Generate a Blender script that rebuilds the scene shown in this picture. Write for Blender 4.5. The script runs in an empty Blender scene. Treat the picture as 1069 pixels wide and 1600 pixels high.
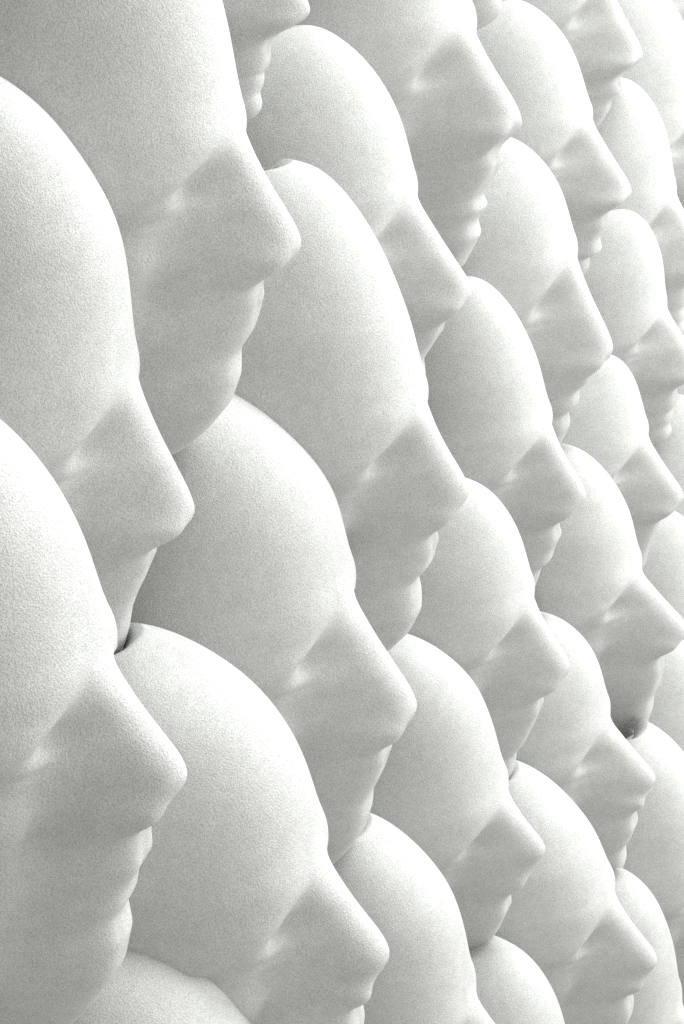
import bpy, math
import numpy as np

# ------------------------------------------------------------------ camera, light, exposure
scene = bpy.context.scene
coll = scene.collection
THETA = 0.50476

cam_data = bpy.data.cameras.new("camera")
cam = bpy.data.objects.new("camera", cam_data)
coll.objects.link(cam)
cam.location = (0.0, 0.0, 0.0)
cam.rotation_euler = (math.pi / 2, 0.0, THETA)
cam_data.sensor_width = 36.0
cam_data.lens = 2200.0 / 1600.0 * 36.0
cam_data.clip_start = 0.01
cam_data.clip_end = 50.0
scene.camera = cam
scene.render.resolution_x = 684
scene.render.resolution_y = 1024

world = bpy.data.worlds.new("World")
scene.world = world
world.use_nodes = True
bg = world.node_tree.nodes["Background"]
bg.inputs["Color"].default_value = (1.0, 0.985, 0.96, 1.0)
bg.inputs["Strength"].default_value = 0.72

def area(name, loc, target, size, power, color):
    from mathutils import Vector
    d = bpy.data.lights.new(name, 'AREA')
    d.shape = 'SQUARE'
    d.size = size
    d.energy = power
    d.color = color
    o = bpy.data.objects.new(name, d)
    coll.objects.link(o)
    o.location = loc
    v = Vector(target) - Vector(loc)
    o.rotation_euler = v.to_track_quat('-Z', 'Y').to_euler()
    return o

area("front_softbox", (1.5, 1.45, 0.65), (-0.32, 0.75, 0.0), 1.0, 41.0, (0.975, 1.0, 0.98))
area("overhead_softbox", (0.60, 1.20, 1.55), (-0.32, 0.75, 0.0), 0.8, 12.0, (0.975, 1.0, 0.98))
area("ceiling_softbox", (0.45, 0.62, 1.62), (-0.32, 0.80, 0.1), 0.8, 29.0, (0.975, 1.0, 0.985))

scene.view_settings.view_transform = 'Standard'
scene.view_settings.look = 'None'
scene.view_settings.exposure = 0.0
scene.view_settings.gamma = 1.0
scene.cycles.use_denoising = False
scene.cycles.max_bounces = 8
scene.cycles.diffuse_bounces = 6

# ------------------------------------------------------------------ materials
def white_material():
    m = bpy.data.materials.new("grained_white_paper")
    m.use_nodes = True
    nt = m.node_tree
    N, L = nt.nodes, nt.links
    bsdf = N["Principled BSDF"]
    bsdf.inputs["Roughness"].default_value = 0.85
    bsdf.inputs["Specular IOR Level"].default_value = 0.15
    tc = N.new("ShaderNodeTexCoord")
    info = N.new("ShaderNodeObjectInfo")
    off = N.new("ShaderNodeVectorMath"); off.operation = 'MULTIPLY_ADD'
    off.inputs[1].default_value = (1, 1, 1)
    comb = N.new("ShaderNodeCombineXYZ")
    mul = N.new("ShaderNodeMath"); mul.operation = 'MULTIPLY'; mul.inputs[1].default_value = 7.3
    L.new(info.outputs["Random"], mul.inputs[0])
    for k in range(3):
        L.new(mul.outputs[0], comb.inputs[k])
    L.new(tc.outputs["Object"], off.inputs[0]); L.new(comb.outputs[0], off.inputs[2])
    def noise(scale, detail, rough=0.6):
        n = N.new("ShaderNodeTexNoise")
        n.inputs["Scale"].default_value = scale
        n.inputs["Detail"].default_value = detail
        n.inputs["Roughness"].default_value = rough
        L.new(off.outputs[0], n.inputs["Vector"])
        return n
    fine = noise(1500.0, 2.0, 0.7)
    blot = noise(38.0, 3.0)
    ramp = N.new("ShaderNodeValToRGB")
    ramp.color_ramp.elements[0].position = 0.30
    ramp.color_ramp.elements[0].color = (0.43, 0.432, 0.42, 1)
    ramp.color_ramp.elements[1].position = 0.62
    ramp.color_ramp.elements[1].color = (0.63, 0.635, 0.622, 1)
    L.new(fine.outputs["Fac"], ramp.inputs[0])
    r2 = N.new("ShaderNodeValToRGB")
    r2.color_ramp.elements[0].position = 0.25
    r2.color_ramp.elements[0].color = (0.93, 0.93, 0.93, 1)
    r2.color_ramp.elements[1].position = 0.7
    r2.color_ramp.elements[1].color = (1, 1, 1, 1)
    L.new(blot.outputs["Fac"], r2.inputs[0])
    smudge = noise(150.0, 4.0)
    r3 = N.new("ShaderNodeValToRGB")
    r3.color_ramp.elements[0].position = 0.32
    r3.color_ramp.elements[0].color = (0.93, 0.93, 0.925, 1)
    r3.color_ramp.elements[1].position = 0.62
    r3.color_ramp.elements[1].color = (1, 1, 1, 1)
    L.new(smudge.outputs["Fac"], r3.inputs[0])
    m3 = N.new("ShaderNodeMix"); m3.data_type = 'RGBA'; m3.blend_type = 'MULTIPLY'
    m3.inputs[0].default_value = 1.0
    L.new(r2.outputs[0], m3.inputs[6]); L.new(r3.outputs[0], m3.inputs[7])
    mx = N.new("ShaderNodeMix"); mx.data_type = 'RGBA'; mx.blend_type = 'MULTIPLY'
    mx.inputs[0].default_value = 1.0
    L.new(ramp.outputs[0], mx.inputs[6]); L.new(m3.outputs[2], mx.inputs[7])
    L.new(mx.outputs[2], bsdf.inputs["Base Color"])
    bump = N.new("ShaderNodeBump")
    bump.inputs["Strength"].default_value = 0.72
    bump.inputs["Distance"].default_value = 0.0006
    L.new(fine.outputs["Fac"], bump.inputs["Height"])
    L.new(bump.outputs[0], bsdf.inputs["Normal"])
    return m

def dark_material():
    m = bpy.data.materials.new("dark_felt")
    m.use_nodes = True
    nt = m.node_tree
    bsdf = nt.nodes["Principled BSDF"]
    bsdf.inputs["Roughness"].default_value = 0.95
    n = nt.nodes.new("ShaderNodeTexNoise")
    n.inputs["Scale"].default_value = 500.0
    r = nt.nodes.new("ShaderNodeValToRGB")
    r.color_ramp.elements[0].color = (0.018, 0.018, 0.02, 1)
    r.color_ramp.elements[1].color = (0.045, 0.044, 0.048, 1)
    nt.links.new(n.outputs["Fac"], r.inputs[0])
    nt.links.new(r.outputs[0], bsdf.inputs["Base Color"])
    return m

WHITE = white_material()
DARK = dark_material()

# ------------------------------------------------------------------ dark board the masks are fixed to
def board():
    x0, x1, y0, y1, z0, z1 = -0.62, -0.57, -0.5, 2.4, -1.1, 1.1
    v = [(x, y, z) for x in (x0, x1) for y in (y0, y1) for z in (z0, z1)]
    f = [(0, 1, 3, 2), (4, 6, 7, 5), (0, 4, 5, 1), (2, 3, 7, 6), (0, 2, 6, 4), (1, 5, 7, 3)]
    me = bpy.data.meshes.new("backing_wall")
    me.from_pydata(v, [], f)
    me.materials.append(DARK)
    o = bpy.data.objects.new("backing_wall", me)
    coll.objects.link(o)
    o["kind"] = "structure"
board()

# ------------------------------------------------------------------ one face mask
NS, NT = 190, 121
Y_RIM = -1.08

def resample(pts, n, smooth):
    p = np.array(pts, float)
    d = np.r_[0, np.cumsum(np.hypot(*np.diff(p, axis=0).T))]
    q = np.linspace(0, d[-1], 900)
    c = np.stack([np.interp(q, d, p[:, k]) for k in range(2)], 1)
    w = max(1, int(smooth / d[-1] * 900))
    ker = np.exp(-0.5 * (np.arange(-3 * w, 3 * w + 1) / w) ** 2); ker /= ker.sum()
    out = []
    for k in range(2):
        a = c[:, k]
        lo = 2 * a[0] - a[1:3 * w + 1][::-1]
        hi = 2 * a[-1] - a[-3 * w - 1:-1][::-1]
        out.append(np.convolve(np.r_[lo, a, hi], ker, 'valid'))
    c = np.stack(out, 1)
    d = np.r_[0, np.cumsum(np.hypot(*np.diff(c, axis=0).T))]
    q = np.linspace(0, d[-1], n)
    return np.stack([np.interp(q, d, c[:, k]) for k in range(2)], 1)

def G(x, s):
    return np.exp(-0.5 * (x / s) ** 2)

def build_mask(spec):
    size, dome, Nn, S, C = spec["s"], spec["dome"], spec["N"], spec["S"], spec["C"]
    hump = spec.get("hump", 0.0)
    W0 = spec.get("w", 0.56)
    ys, zs = S[0] - 0.02, S[1]
    yc, zc = C
    # mid-line without nose and lips, from the crown back to under the chin
    y0, z0 = dome[0]
    pts = []
    pts += [tuple(p) for p in dome if p[0] > Y_RIM + 0.05]
    pts += [(0.0, 0.0), (-0.015, -0.10), (0.5 * ys - 0.02, 0.45 * zs), (ys - 0.02, 0.85 * zs), (ys, zs)]
    hz = zc - zs
    ych = yc + 0.115
    tail = [(yc - 0.13, zc - 0.01), (yc - 0.30, zc + 0.05), (min(yc - 0.45, Y_RIM + 0.2), zc + 0.13)]
    chin = spec.get("chin")
    if chin:
        pts += [tuple(p) for p in chin] + tail
        pr = resample(pts, NS, 0.013)
        step = np.hypot(*(pr[1] - pr[0]))
        w = int(0.11 / step)
        ker = np.exp(-0.5 * (np.arange(-3 * w, 3 * w + 1) / w) ** 2); ker /= ker.sum()
        soft = np.stack([np.convolve(np.pad(pr[:, c], 3 * w, mode='reflect', reflect_type='odd'), ker, 'valid') for c in (0, 1)], 1)
        wlip = np.clip((zs + 0.04 - pr[:, 1]) / 0.08, 0, 1) * np.clip((pr[:, 1] - zc) / 0.10, 0, 1)
        detail = (pr - soft) * wlip[:, None]
        pr = pr - detail
    else:
        detail = None
        pts += [(ys + 0.005, zs + 0.2 * hz), (ys * 0.6 + ych * 0.4 - 0.02, zs + 0.5 * hz), (ych - 0.005, zs + 0.68 * hz),
                (ych, zs + 0.80 * hz), (ych - 0.025, zs + 0.92 * hz), (yc, zc)] + tail
        pr = resample(pts, NS, 0.035)
    step = np.hypot(*(pr[1] - pr[0]))
    w = max(1, int(0.12 / step))
    ker = np.exp(-0.5 * (np.arange(-3 * w, 3 * w + 1) / w) ** 2); ker /= ker.sum()
    dome_soft = np.stack([np.convolve(np.pad(pr[:, c], 3 * w, mode='reflect', reflect_type='odd'), ker, 'valid') for c in (0, 1)], 1)
    mixw = np.clip((pr[:, 1] - 0.02) / 0.16, 0, 1)[:, None]
    pr = pr + (dome_soft - pr) * mixw
    Y, Z = pr[:, 0], pr[:, 1]
    ztop = Z.max() + 0.02
    ib = np.argmin(np.abs(Z - zc) + (Y < yc - 0.2) * 9)
    # half width
    h = np.clip(Z / ztop, 0, 1)
    Wt = W0 * np.sqrt(np.clip(1 - h ** 1.8, 0.0, 1))
    zr = np.clip(Z / zc, 0, 1)
    Wb = W0 * np.interp(zr, [0, .3, .55, .75, .9, 1.0, 1.1], [1, .95, .84, .68, .53, .46, .45])
    W = np.where(Z > 0, Wt, Wb)
    under = np.clip((yc - Y) / 0.4, 0, 1) * (np.arange(NS) > ib)
    W = W + under * 0.10
    W = np.maximum(W, 0.05)
    k = 3
    W = np.convolve(np.pad(W, k, 'edge'), np.ones(2 * k + 1) / (2 * k + 1), 'valid')
    t = np.linspace(-1, 1, NT)
    t = np.sign(t) * np.abs(t) ** 1.12 * (math.pi / 2)
    n = 2.25
    sx = np.sign(t) * np.abs(np.sin(t)) ** (2 / n)
    cyv = np.abs(np.cos(t)) ** (2 / n)
    back = 1 - cyv
    X = W[:, None] * sx[None, :]
    # the rim of the mask : deep beside the face, running up to the crown
    tz = np.clip((Z - 0.40) / (ztop - 0.40), 0, 1) ** 1.8
    rim = Y_RIM + (min(y0, Y[np.argmax(Z)]) - 0.04 - Y_RIM) * tz
    D = np.maximum(Y - rim, 0.03)
    YY = Y[:, None] - D[:, None] * back[None, :]
    jaw = np.interp(zr, [0, .55, .9, 1.0], [0, .0, .25, .36]) * (Z < 0)
    ZZ = Z[:, None] + (jaw[:, None]) * back[None, :] ** 1.2
    # normalised height : brow 0, nose base -0.58, chin -1.05
    zn = np.where(ZZ > 0, ZZ, np.interp(ZZ, [zc - 0.3, zc, zs, 0], [-1.35, -1.05, -0.58, 0]))
    ax = np.abs(X)
    front = np.clip((cyv[None, :] - 0.12) / 0.5, 0, 1) * (~((np.arange(NS) > ib) & (Y < yc - 0.05)))[:, None]
    disp = np.zeros_like(YY)
    # brow ridge, sockets, lids, cheek bones, cheek hollows
    sm = lambda v: (lambda c: c * c * (3 - 2 * c))(np.clip(v, 0, 1))
    zb = 0.07 - 0.27 * (1 - np.exp(-ax / 0.16)) - 0.28 * np.maximum(ax - 0.28, 0)
    lat = sm((ax - 0.06) / 0.20) * (1 - 0.6 * sm((ax - 0.36) / 0.16))
    disp += 0.032 * lat * G(zn - zb - 0.06, 0.075)
    disp -= lat * (0.120 * sm((zb + 0.03 - zn) / 0.12) + 0.090 * sm((zb - 0.03 - zn) / 0.42)) * (1 - 0.40 * sm((-0.50 - zn) / 0.5))
    disp -= 0.045 * G(ax - 0.17, 0.06) * G(zn + 0.20, 0.06)
    disp -= 0.030 * G(ax - 0.40, 0.07) * G(zn + 0.28, 0.06)
    disp += 0.085 * G(ax - 0.27, 0.070) * G(zn + 0.245, 0.055)
    disp -= 0.016 * np.clip(1 - ((ax - 0.27) / 0.11) ** 2, 0, 1) * G(zn + 0.285 - 0.8 * (ax - 0.27) ** 2, 0.012)
    disp += 0.070 * G(ax - 0.31, 0.085) * G(zn + 0.46, 0.08)
    disp -= 0.035 * G(ax - 0.34, 0.11) * G(zn + 0.72, 0.13)
    disp -= 0.018 * G(ax - 0.47, 0.10) * G(zn - 0.18, 0.13)
    # nose : own mid-line height above the face
    tip = Nn[1]
    zt = [0.03, -0.02, tip * 0.35, tip * 0.65, tip * 0.86, tip * 0.95, tip - 0.01, tip - 0.04, tip - 0.07,
          tip * .35 + zs * .65 - 0.01, zs + 0.005, zs - 0.04]
    base_at = lambda z: np.interp(z, [zs, 0.85 * zs, 0.45 * zs, -0.10, 0.0], [ys, ys - 0.02, 0.5 * ys - 0.02, -0.015, 0.0])
    ny = Nn[0]
    wanted = [0.0, 0.006, ny * (0.34 + hump), ny * (0.67 + 0.8 * hump), ny * 0.925, ny * 0.985, ny + 0.004, ny - 0.012, ny - 0.045,
              ny * .5 + ys * .5, ys + 0.03, ys]
    zt, wanted = np.array(zt), np.array(wanted)
    prot = wanted - base_at(zt)
    prot[-1] = 0; prot[0] = 0
    zz = np.linspace(-1.3, 0.4, 600)
    pv = np.interp(zz, zt[::-1], prot[::-1], left=0, right=0)
    kk = np.exp(-0.5 * (np.arange(-24, 25) / 7.5) ** 2); kk /= kk.sum()
    pv = np.convolve(pv, kk, 'same')
    prt = np.interp(ZZ, zz, pv)
    q = np.clip(ZZ / tip, 0, 1.3)
    wn = np.interp(q, [0, .25, .6, .9, 1.05, 1.3], [.075, .088, .110, .112, .105, .10])
    e = np.interp(q, [0, .3, .75, 1, 1.2], [.070, .048, .045, .068, .07])
    r = np.sqrt(ax ** 2 + e ** 2) - e * 0.75
    ridge = np.exp(-(r / wn) ** 1.7) / np.exp(-((e * 0.25) / wn) ** 1.7)
    disp += prt * ridge
    za = tip * 0.35 + zs * 0.65
    disp += 0.115 * G(ax - 0.13, 0.042) * G(ZZ - za - 0.015, 0.05)
    disp -= 0.060 * G(ax - 0.20, 0.030) * G(ZZ - za - 0.0, 0.06)
    # lips
    lip = np.interp(-zn, [.58, .63, .68, .715, .755, .775, .79, .825, .85, .885, .93, 1.0],
                    [0, .012, .03, .045, .025, -.022, .012, .042, .035, -.012, .0, .0])
    mouth = np.exp(-(ax / 0.19) ** 2.4)
    if detail is None:
        disp += 0.32 * lip * mouth
    else:
        fade = np.exp(-(ax / 0.19) ** 2.4)
        YY = YY + 1.25 * detail[:, :1] * fade
        ZZ = ZZ + detail[:, 1:] * fade
    disp -= 0.020 * G(ax - 0.24, 0.05) * G(zn + 0.775, 0.05)
    disp -= 0.012 * G(ax, 0.022) * G(zn + 0.645, 0.035)
    disp += (0.030 if detail is None else 0.0) * G(ax, 0.13) * G(zn + 0.95, 0.06)
    YY = YY + disp * front
    V = np.stack([X, YY, ZZ], -1)
    # closed rim : last ring goes straight back, then a flat back
    P = V.reshape(-1, 3)
    idx = np.arange(NS * NT).reshape(NS, NT)
    quads = np.stack([idx[:-1, :-1], idx[:-1, 1:], idx[1:, 1:], idx[1:, :-1]], -1).reshape(-1, 4)
    ring = np.r_[idx[0, :], idx[1:, -1], idx[-1, -2::-1], idx[-2:0:-1, 0]]
    rp = P[ring].copy()
    rp[:, 1] -= 0.10
    rp[:, 2] -= 0.08 * np.clip(rp[:, 2] / 0.5, 0, 1)
    rp[:, 0] *= 0.97
    nb = len(P)
    P = np.vstack([P, rp])
    m = len(ring)
    a = np.arange(m); b = (a + 1) % m
    side = np.stack([ring[a], nb + a, nb + b, ring[b]], -1)
    faces = np.vstack([quads, side])
    return P * size, faces, nb + np.arange(m)

def mask_object(spec):
    P, faces, cap = build_mask(spec)
    # local axes : x lateral, y out of the face, z up
    me = bpy.data.meshes.new("face_mask")
    nl = faces.size + len(cap)
    me.vertices.add(len(P)); me.vertices.foreach_set("co", P.astype(np.float32).ravel())
    me.loops.add(nl); me.loops.foreach_set("vertex_index", np.r_[faces.ravel(), cap[::-1]].astype(np.int32))
    me.polygons.add(len(faces) + 1)
    me.polygons.foreach_set("loop_start", (np.arange(len(faces) + 1) * 4).astype(np.int32))
    me.polygons.foreach_set("use_smooth", np.r_[np.ones(len(faces), bool), False])
    me.update(calc_edges=True); me.validate()
    me.materials.append(WHITE)
    o = bpy.data.objects.new("face_mask", me)
    coll.objects.link(o)
    o.location = spec["loc"]
    # each mask is turned to the wall's normal and its crown leans towards the near end of the wall
    o.rotation_euler = (0, math.radians(spec["roll"]), math.radians(spec["yaw"] - 90.0))
    o["label"] = spec["label"]
    o["category"] = "face mask"
    o["group"] = "white face masks covering the wall"
    return o

FACES = [
    {"loc": [-0.3635, 0.5678, 0.2829], "yaw": 12.24, "s": 0.09174, "roll": 25, "dome": [[-0.3714, 0.6624], [-0.164, 0.3395]], "N": [0.2592, -0.4597], "S": [0.0105, -0.5859], "C": [-0.2262, -1.0306], "label": "white face mask right of the largest forehead, only nose and chin below the top edge"},
    {"loc": [-0.3095, 0.4717, 0.1573], "yaw": 12.63, "s": 0.12018, "roll": 25, "dome": [[-0.3794, 1.0321], [-0.16, 0.8247], [-0.0474, 0.6083], [-0.0074, 0.3937], [0.0042, 0.1945]], "N": [0.1695, -0.4265], "S": [-0.0089, -0.5482], "C": [-0.3981, -1.1846], "chin": [[-0.0048, -0.6152], [-0.0296, -0.684], [-0.0576, -0.7419], [-0.1146, -0.8116], [-0.1323, -0.9081], [-0.1825, -1.0055], [-0.2818, -1.1042], [-0.3981, -1.1846]], "label": "largest white face mask, shaded cheek, nose and lips filling the upper left"},
    {"loc": [-0.3354, 0.4365, 0.0557], "yaw": 16.93, "s": 0.10886, "roll": 25, "dome": [[-0.3492, 1.0421], [-0.2867, 1.0137], [-0.1525, 0.8864], [-0.0511, 0.6917], [0.0336, 0.5146], [0.0263, 0.2685]], "N": [0.1656, -0.559], "S": [-0.0085, -0.6755], "C": [-0.2951, -1.2496], "chin": [[-0.0224, -0.7508], [-0.0728, -0.8468], [-0.1146, -0.9165], [-0.1491, -0.987], [-0.1758, -1.0727], [-0.2059, -1.1452], [-0.2951, -1.2496]], "label": "white face mask at the left edge whose chin hangs above the dark slit there"},
    {"loc": [-0.3034, 0.3775, -0.0466], "yaw": 11.24, "s": 0.10845, "roll": 25, "dome": [[-0.2938, 0.8288], [-0.162, 0.7145], [-0.044, 0.4956], [-0.0081, 0.2589]], "N": [0.216, -0.4594], "S": [0.0316, -0.645], "C": [-0.4713, -1.6144], "chin": [[0.0209, -0.6978], [0.0063, -0.8044], [-0.0576, -0.8964], [-0.0824, -0.9698], [-0.1302, -1.0357], [-0.1368, -1.1489], [-0.1876, -1.2843], [-0.295, -1.4311], [-0.4713, -1.6144]], "label": "greyest white face mask, shaded cheek and chin filling the lower left corner"},
    {"loc": [-0.3408, 0.7972, 0.4372], "yaw": 3.01, "s": 0.1333, "roll": 25, "dome": [[-0.3575, 0.6141], [-0.1506, 0.3612]], "N": [0.1912, -0.4592], "S": [0.051, -0.5613], "C": [-0.1953, -1.0021], "label": "white face mask showing only a small grey chin at the top edge, upper centre"},
    {"loc": [-0.3444, 0.7736, 0.2984], "yaw": -2.24, "s": 0.1419, "roll": 25, "dome": [[-0.3959, 0.9675], [-0.1535, 0.7165], [-0.0234, 0.3677]], "N": [0.17, -0.4536], "S": [0.0082, -0.5716], "C": [-0.2321, -1.0829], "chin": [[0.0328, -0.6337], [0.0091, -0.6758], [-0.0789, -0.7738], [-0.0665, -0.8215], [-0.1256, -0.879], [-0.1229, -0.9441], [-0.2321, -1.0829]], "label": "white face mask with the big upper centre nose, forehead cut by the top edge"},
    {"loc": [-0.3515, 0.7152, 0.1845], "yaw": 5.69, "s": 0.12121, "roll": 25, "dome": [[-0.5779, 0.7361], [-0.3682, 0.8102], [-0.1512, 0.6114], [-0.0436, 0.4143], [0.0013, 0.207]], "N": [0.2281, -0.5238], "S": [0.061, -0.6569], "C": [-0.227, -1.111], "chin": [[0.0451, -0.7207], [-0.0194, -0.7992], [-0.0691, -0.863], [-0.0752, -0.9463], [-0.1258, -1.0118], [-0.227, -1.111]], "label": "white face mask with its nose just above the pale crown right of the middle face"},
    {"loc": [-0.3064, 0.6342, 0.0575], "yaw": 5.79, "s": 0.12467, "roll": 25, "dome": [[-0.3869, 0.971], [-0.3065, 0.9949], [-0.1653, 0.7904], [-0.0792, 0.5958], [-0.0172, 0.3217], [0.0019, 0.1353]], "N": [0.1495, -0.4171], "S": [-0.03, -0.583], "C": [-0.3091, -1.1703], "chin": [[-0.0298, -0.6574], [-0.0633, -0.7483], [-0.1387, -0.8261], [-0.1389, -0.9035], [-0.151, -0.9821], [-0.2105, -1.0792], [-0.3091, -1.1703]], "label": "white face mask in the middle with a tall forehead beside the largest nose tip"},
    {"loc": [-0.3293, 0.5976, -0.0357], "yaw": 5.92, "s": 0.13025, "roll": 25, "dome": [[-0.4247, 0.8125], [-0.2734, 0.7335], [-0.1181, 0.5563], [-0.0025, 0.366], [0.0075, 0.1986]], "N": [0.2063, -0.5176], "S": [0.0595, -0.6641], "C": [-0.2771, -1.307], "chin": [[0.059, -0.7323], [0.0195, -0.8255], [-0.0486, -0.9386], [-0.0675, -1.018], [-0.1123, -1.1171], [-0.1958, -1.2225], [-0.2771, -1.307]], "label": "white face mask whose wide forehead starts right under the largest chin"},
    {"loc": [-0.3032, 0.5251, -0.146], "yaw": 7.01, "s": 0.11573, "roll": 25, "dome": [[-0.5492, 0.881], [-0.3616, 0.8092], [-0.1226, 0.6079], [-0.0271, 0.3824], [-0.0021, 0.1735]], "N": [0.22, -0.4627], "S": [0.057, -0.6944], "C": [-0.3373, -1.5041], "label": "white face mask with widest forehead, beside the lower left nose, own nose near bottom edge"},
    {"loc": [-0.3215, 0.5218, -0.2727], "yaw": 8.26, "s": 0.11965, "roll": 25, "dome": [[-0.4267, 0.8647], [-0.3654, 0.856], [-0.247, 0.7702], [-0.1177, 0.5586], [-0.0309, 0.305]], "N": [0.2392, -0.5361], "S": [0.069, -0.7927], "C": [-0.2909, -1.5917], "label": "pale crown of a face mask at the bottom edge under the lower left chin"},
    {"loc": [-0.3519, 1.0608, 0.4195], "yaw": -1.1, "s": 0.12485, "roll": 25, "dome": [[-0.5979, 0.8723], [-0.2875, 0.6945], [-0.0912, 0.3575]], "N": [0.169, -0.5066], "S": [-0.0193, -0.6168], "C": [-0.2178, -1.0169], "chin": [[0.0015, -0.7088], [-0.0719, -0.7714], [-0.0929, -0.8258], [-0.1366, -0.8858], [-0.2178, -1.0169]], "label": "white face mask near the upper right corner, forehead cut by the top edge"},
    {"loc": [-0.3465, 1.0031, 0.297], "yaw": -0.68, "s": 0.12261, "roll": 25, "dome": [[-0.6052, 0.6441], [-0.3522, 0.7683], [-0.1081, 0.5243], [-0.0246, 0.2879]], "N": [0.2061, -0.5049], "S": [0.0154, -0.6117], "C": [-0.2204, -1.0571], "chin": [[0.0242, -0.6936], [-0.0427, -0.7808], [-0.0423, -0.8633], [-0.1221, -0.8891], [-0.1368, -0.9588], [-0.2204, -1.0571]], "label": "white face mask with crown at the top edge, right of the big upper centre nose"},
    {"loc": [-0.3333, 0.9313, 0.1828], "yaw": 0.05, "s": 0.13313, "roll": 25, "dome": [[-0.452, 0.6317], [-0.2533, 0.6455], [-0.0757, 0.4533], [-0.0085, 0.2639]], "N": [0.1478, -0.5529], "S": [-0.0109, -0.6962], "C": [-0.2539, -1.1361], "chin": [[-0.0111, -0.7219], [-0.083, -0.7924], [-0.0893, -0.8593], [-0.1604, -0.9167], [-0.1602, -0.9888], [-0.2539, -1.1361]], "label": "white face mask directly under the nose tip of the upper centre face"},
    {"loc": [-0.3403, 0.9003, 0.0628], "yaw": -0.89, "s": 0.11604, "roll": 25, "dome": [[-0.3917, 0.8632], [-0.2806, 0.9179], [-0.093, 0.6495], [-0.0103, 0.3363]], "N": [0.1707, -0.4928], "S": [-0.0347, -0.6479], "C": [-0.3017, -1.1925], "chin": [[-0.0379, -0.7677], [-0.0814, -0.833], [-0.1207, -0.9207], [-0.1932, -0.9794], [-0.2272, -1.0556], [-0.3017, -1.1925]], "label": "white face mask with crown below the upper centre chin, right of the middle forehead"},
    {"loc": [-0.3234, 0.8254, -0.0519], "yaw": 1.74, "s": 0.11585, "roll": 25, "dome": [[-0.385, 0.6642], [-0.1841, 0.6621], [-0.0526, 0.476], [-0.001, 0.2313]], "N": [0.1722, -0.4405], "S": [-0.0125, -0.6034], "C": [-0.3499, -1.3246], "chin": [[-0.0279, -0.7085], [-0.0856, -0.8183], [-0.1631, -0.9532], [-0.228, -1.0242], [-0.2572, -1.1366], [-0.3499, -1.3246]], "label": "white face mask with crown just below the nose tip of the middle face"},
    {"loc": [-0.3253, 0.7852, -0.167], "yaw": 0.71, "s": 0.11056, "roll": 25, "dome": [[-0.6114, 0.9051], [-0.3948, 0.9353], [-0.1696, 0.7525], [-0.0386, 0.5648], [-0.0063, 0.2669]], "N": [0.1995, -0.3676], "S": [-0.0588, -0.69], "C": [-0.4245, -1.4277], "chin": [[-0.0874, -0.8161], [-0.1714, -0.9676], [-0.249, -1.0743], [-0.2865, -1.1753], [-0.3245, -1.2776], [-0.4245, -1.4277]], "label": "white face mask with crown just below the chin of the middle face"},
    {"loc": [-0.3197, 0.7251, -0.2709], "yaw": 3.27, "s": 0.10763, "roll": 25, "dome": [[-0.3775, 1.0232], [-0.3293, 0.9974], [-0.1508, 0.8224], [-0.0039, 0.5626], [0.0089, 0.2769]], "N": [0.2731, -0.4899], "S": [0.0547, -0.7693], "C": [-0.299, -1.5945], "label": "pale forehead of a white face mask low in the centre, brow cut by bottom edge"},
    {"loc": [-0.3243, 1.2362, 0.3548], "yaw": -2.71, "s": 0.12952, "roll": 25, "dome": [[-0.4363, 1.0406], [-0.2265, 0.9589], [-0.0535, 0.6404], [0.0143, 0.3378]], "N": [0.1939, -0.4846], "S": [0.0246, -0.5975], "C": [-0.1666, -1.0127], "label": "white face mask in the upper right corner, bright forehead reaching the right edge"},
    {"loc": [-0.3281, 1.1647, 0.2704], "yaw": -1.79, "s": 0.12852, "roll": 25, "dome": [[-0.4576, 0.7051], [-0.2355, 0.8005], [-0.065, 0.6057], [0.0106, 0.3309]], "N": [0.2005, -0.4907], "S": [0.0251, -0.6278], "C": [-0.1614, -1.0421], "label": "white face mask with crown directly under the uppermost small nose on the right"},
    {"loc": [-0.335, 1.1621, 0.1742], "yaw": -1.37, "s": 0.12059, "roll": 25, "dome": [[-0.3894, 0.6749], [-0.1717, 0.7533], [-0.037, 0.5924], [0.0332, 0.317]], "N": [0.2088, -0.4587], "S": [0.0175, -0.6019], "C": [-0.2067, -1.0531], "label": "white face mask on the right with lips visible close beside the right edge"},
    {"loc": [-0.3312, 1.0937, 0.0635], "yaw": -2.71, "s": 0.11937, "roll": 25, "dome": [[-0.3905, 0.496], [-0.1292, 0.5874], [-0.0224, 0.4303], [0.002, 0.1596]], "N": [0.2089, -0.4735], "S": [0.019, -0.6253], "C": [-0.2174, -1.1069], "chin": [[0.0016, -0.6833], [-0.0488, -0.7809], [-0.0825, -0.8548], [-0.1462, -1.0047], [-0.2174, -1.1069]], "label": "smallest whole white face mask, right of centre height, nose tip touching the right edge"},
    {"loc": [-0.3145, 1.0177, -0.0403], "yaw": -4.88, "s": 0.11946, "roll": 25, "dome": [[-0.3987, 0.7856], [-0.2926, 0.8464], [-0.0891, 0.6085], [0.0067, 0.329]], "N": [0.273, -0.438], "S": [0.0816, -0.5958], "C": [-0.211, -1.2585], "chin": [[0.0602, -0.7278], [0.0192, -0.8489], [-0.0404, -0.9493], [-0.0654, -1.048], [-0.1175, -1.1504], [-0.211, -1.2585]], "label": "white face mask with nose cut by the right edge and chin above a dark slit"},
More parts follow.
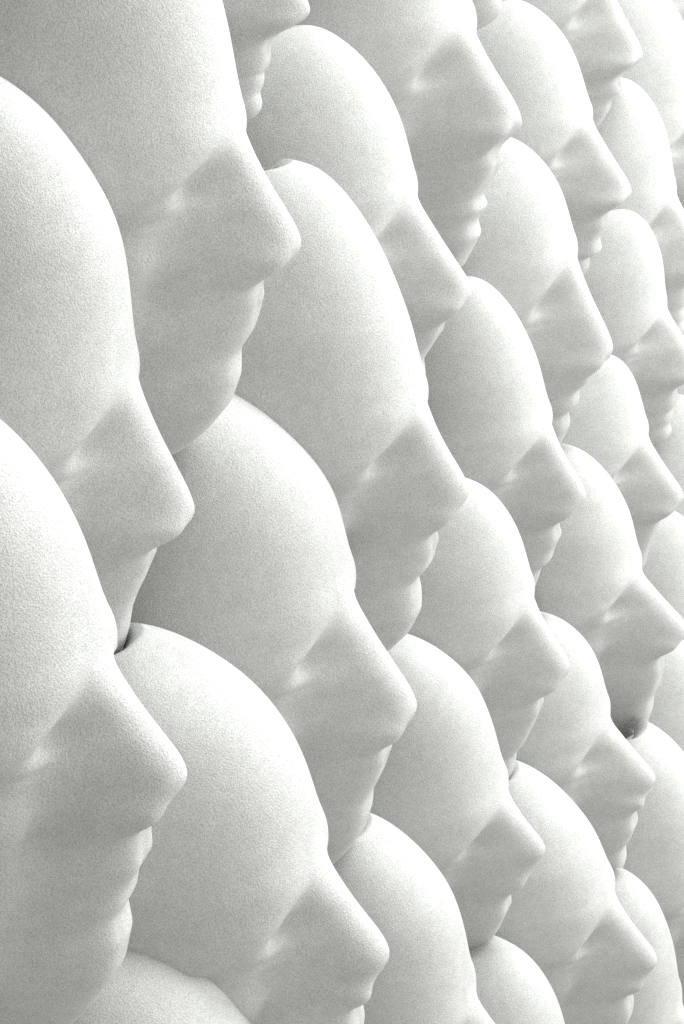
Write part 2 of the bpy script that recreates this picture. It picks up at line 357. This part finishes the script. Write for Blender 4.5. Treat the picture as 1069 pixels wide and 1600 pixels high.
    {"loc": [-0.32, 0.9634, -0.1443], "yaw": -1.62, "s": 0.11613, "roll": 25, "dome": [[-0.4047, 0.6047], [-0.2624, 0.7036], [-0.0423, 0.4817], [0.004, 0.2627]], "N": [0.2608, -0.4365], "S": [0.1024, -0.6646], "C": [-0.1672, -1.342], "chin": [[0.0868, -0.8022], [0.0341, -0.9076], [-0.0135, -0.9739], [-0.0264, -1.0906], [-0.0723, -1.1986], [-0.1672, -1.342]], "label": "white face mask lower right with brow just left of the dark slit"},
    {"loc": [-0.3018, 0.918, -0.2568], "yaw": -1.7, "s": 0.11307, "roll": 25, "dome": [[-0.4517, 0.8], [-0.3983, 0.779], [-0.1878, 0.5965], [-0.0374, 0.2974]], "N": [0.2333, -0.4688], "S": [0.0288, -0.7247], "C": [-0.2775, -1.5041], "label": "white face mask lowest on the right with its whole nose in view"},
    {"loc": [-0.3089, 0.8549, -0.355], "yaw": -0.28, "s": 0.11017, "roll": 25, "dome": [[-0.5229, 0.7607], [-0.3297, 0.8346], [-0.0986, 0.7101], [-0.006, 0.3815]], "N": [0.2526, -0.5255], "S": [0.0546, -0.8169], "C": [-0.2797, -1.6669], "label": "pale crown of a face mask at the bottom edge, right of the low centre forehead"},
    {"loc": [-0.3214, 1.3254, 0.1375], "yaw": -3.67, "s": 0.12558, "roll": 25, "dome": [[-0.4196, 0.6801], [-0.1952, 0.8148], [-0.0442, 0.5973], [0.0108, 0.2989]], "N": [0.2027, -0.4431], "S": [0.0264, -0.6191], "C": [-0.2, -1.0984], "label": "thin sliver of white face mask on the right edge level with the middle brow"},
    {"loc": [-0.3166, 1.2868, 0.0174], "yaw": -3.48, "s": 0.12213, "roll": 25, "dome": [[-0.4296, 0.682], [-0.1819, 0.8419], [-0.0513, 0.616], [0.0122, 0.31]], "N": [0.2023, -0.448], "S": [0.0238, -0.6402], "C": [-0.202, -1.1502], "label": "white forehead cut by the right edge, directly above the nose tip touching that edge"},
    {"loc": [-0.3088, 1.2326, -0.0837], "yaw": -3.31, "s": 0.12003, "roll": 25, "dome": [[-0.5497, 0.6147], [-0.2495, 0.8455], [-0.0709, 0.6186], [0.0041, 0.3131]], "N": [0.2113, -0.4415], "S": [0.035, -0.6445], "C": [-0.2047, -1.1732], "label": "white face mask forehead cut by the right edge, directly below the nose tip touching it"},
    {"loc": [-0.2942, 1.1828, -0.1927], "yaw": -3.43, "s": 0.11776, "roll": 25, "dome": [[-0.6221, 0.64], [-0.2056, 0.8972], [-0.0545, 0.6765], [0.0104, 0.3189]], "N": [0.2103, -0.4359], "S": [0.0214, -0.6554], "C": [-0.2326, -1.2421], "label": "white face mask forehead at the right edge, beside the chin above the dark slit"},
    {"loc": [-0.2712, 1.0826, -0.2599], "yaw": -3.55, "s": 0.12013, "roll": 25, "dome": [[-0.3305, 0.8789], [-0.1401, 0.7094], [-0.0212, 0.389]], "N": [0.2163, -0.4662], "S": [0.0192, -0.7124], "C": [-0.241, -1.3672], "label": "wide pale face mask forehead cut by the right edge, right of the dark slit"},
    {"loc": [-0.2902, 1.044, -0.369], "yaw": -2.23, "s": 0.115, "roll": 25, "dome": [[-0.3447, 0.9435], [-0.2297, 1.0524], [-0.032, 0.7712], [0.0205, 0.3988]], "N": [0.243, -0.4808], "S": [0.0371, -0.7604], "C": [-0.2292, -1.4244], "label": "narrow pale face mask crown in the lower right corner, behind the lowest whole nose"},
    {"loc": [-0.3555, 1.337, 0.5207], "yaw": -2.37, "s": 0.12591, "roll": 25, "dome": [[-0.3495, 0.7866], [-0.1134, 0.5129], [-0.025, 0.2703]], "N": [0.1927, -0.4797], "S": [0.0261, -0.5891], "C": [-0.1649, -1.0142], "label": "tiny sliver of a white face mask chin at the very top right corner"},
]
for f in FACES:
    mask_object(f)
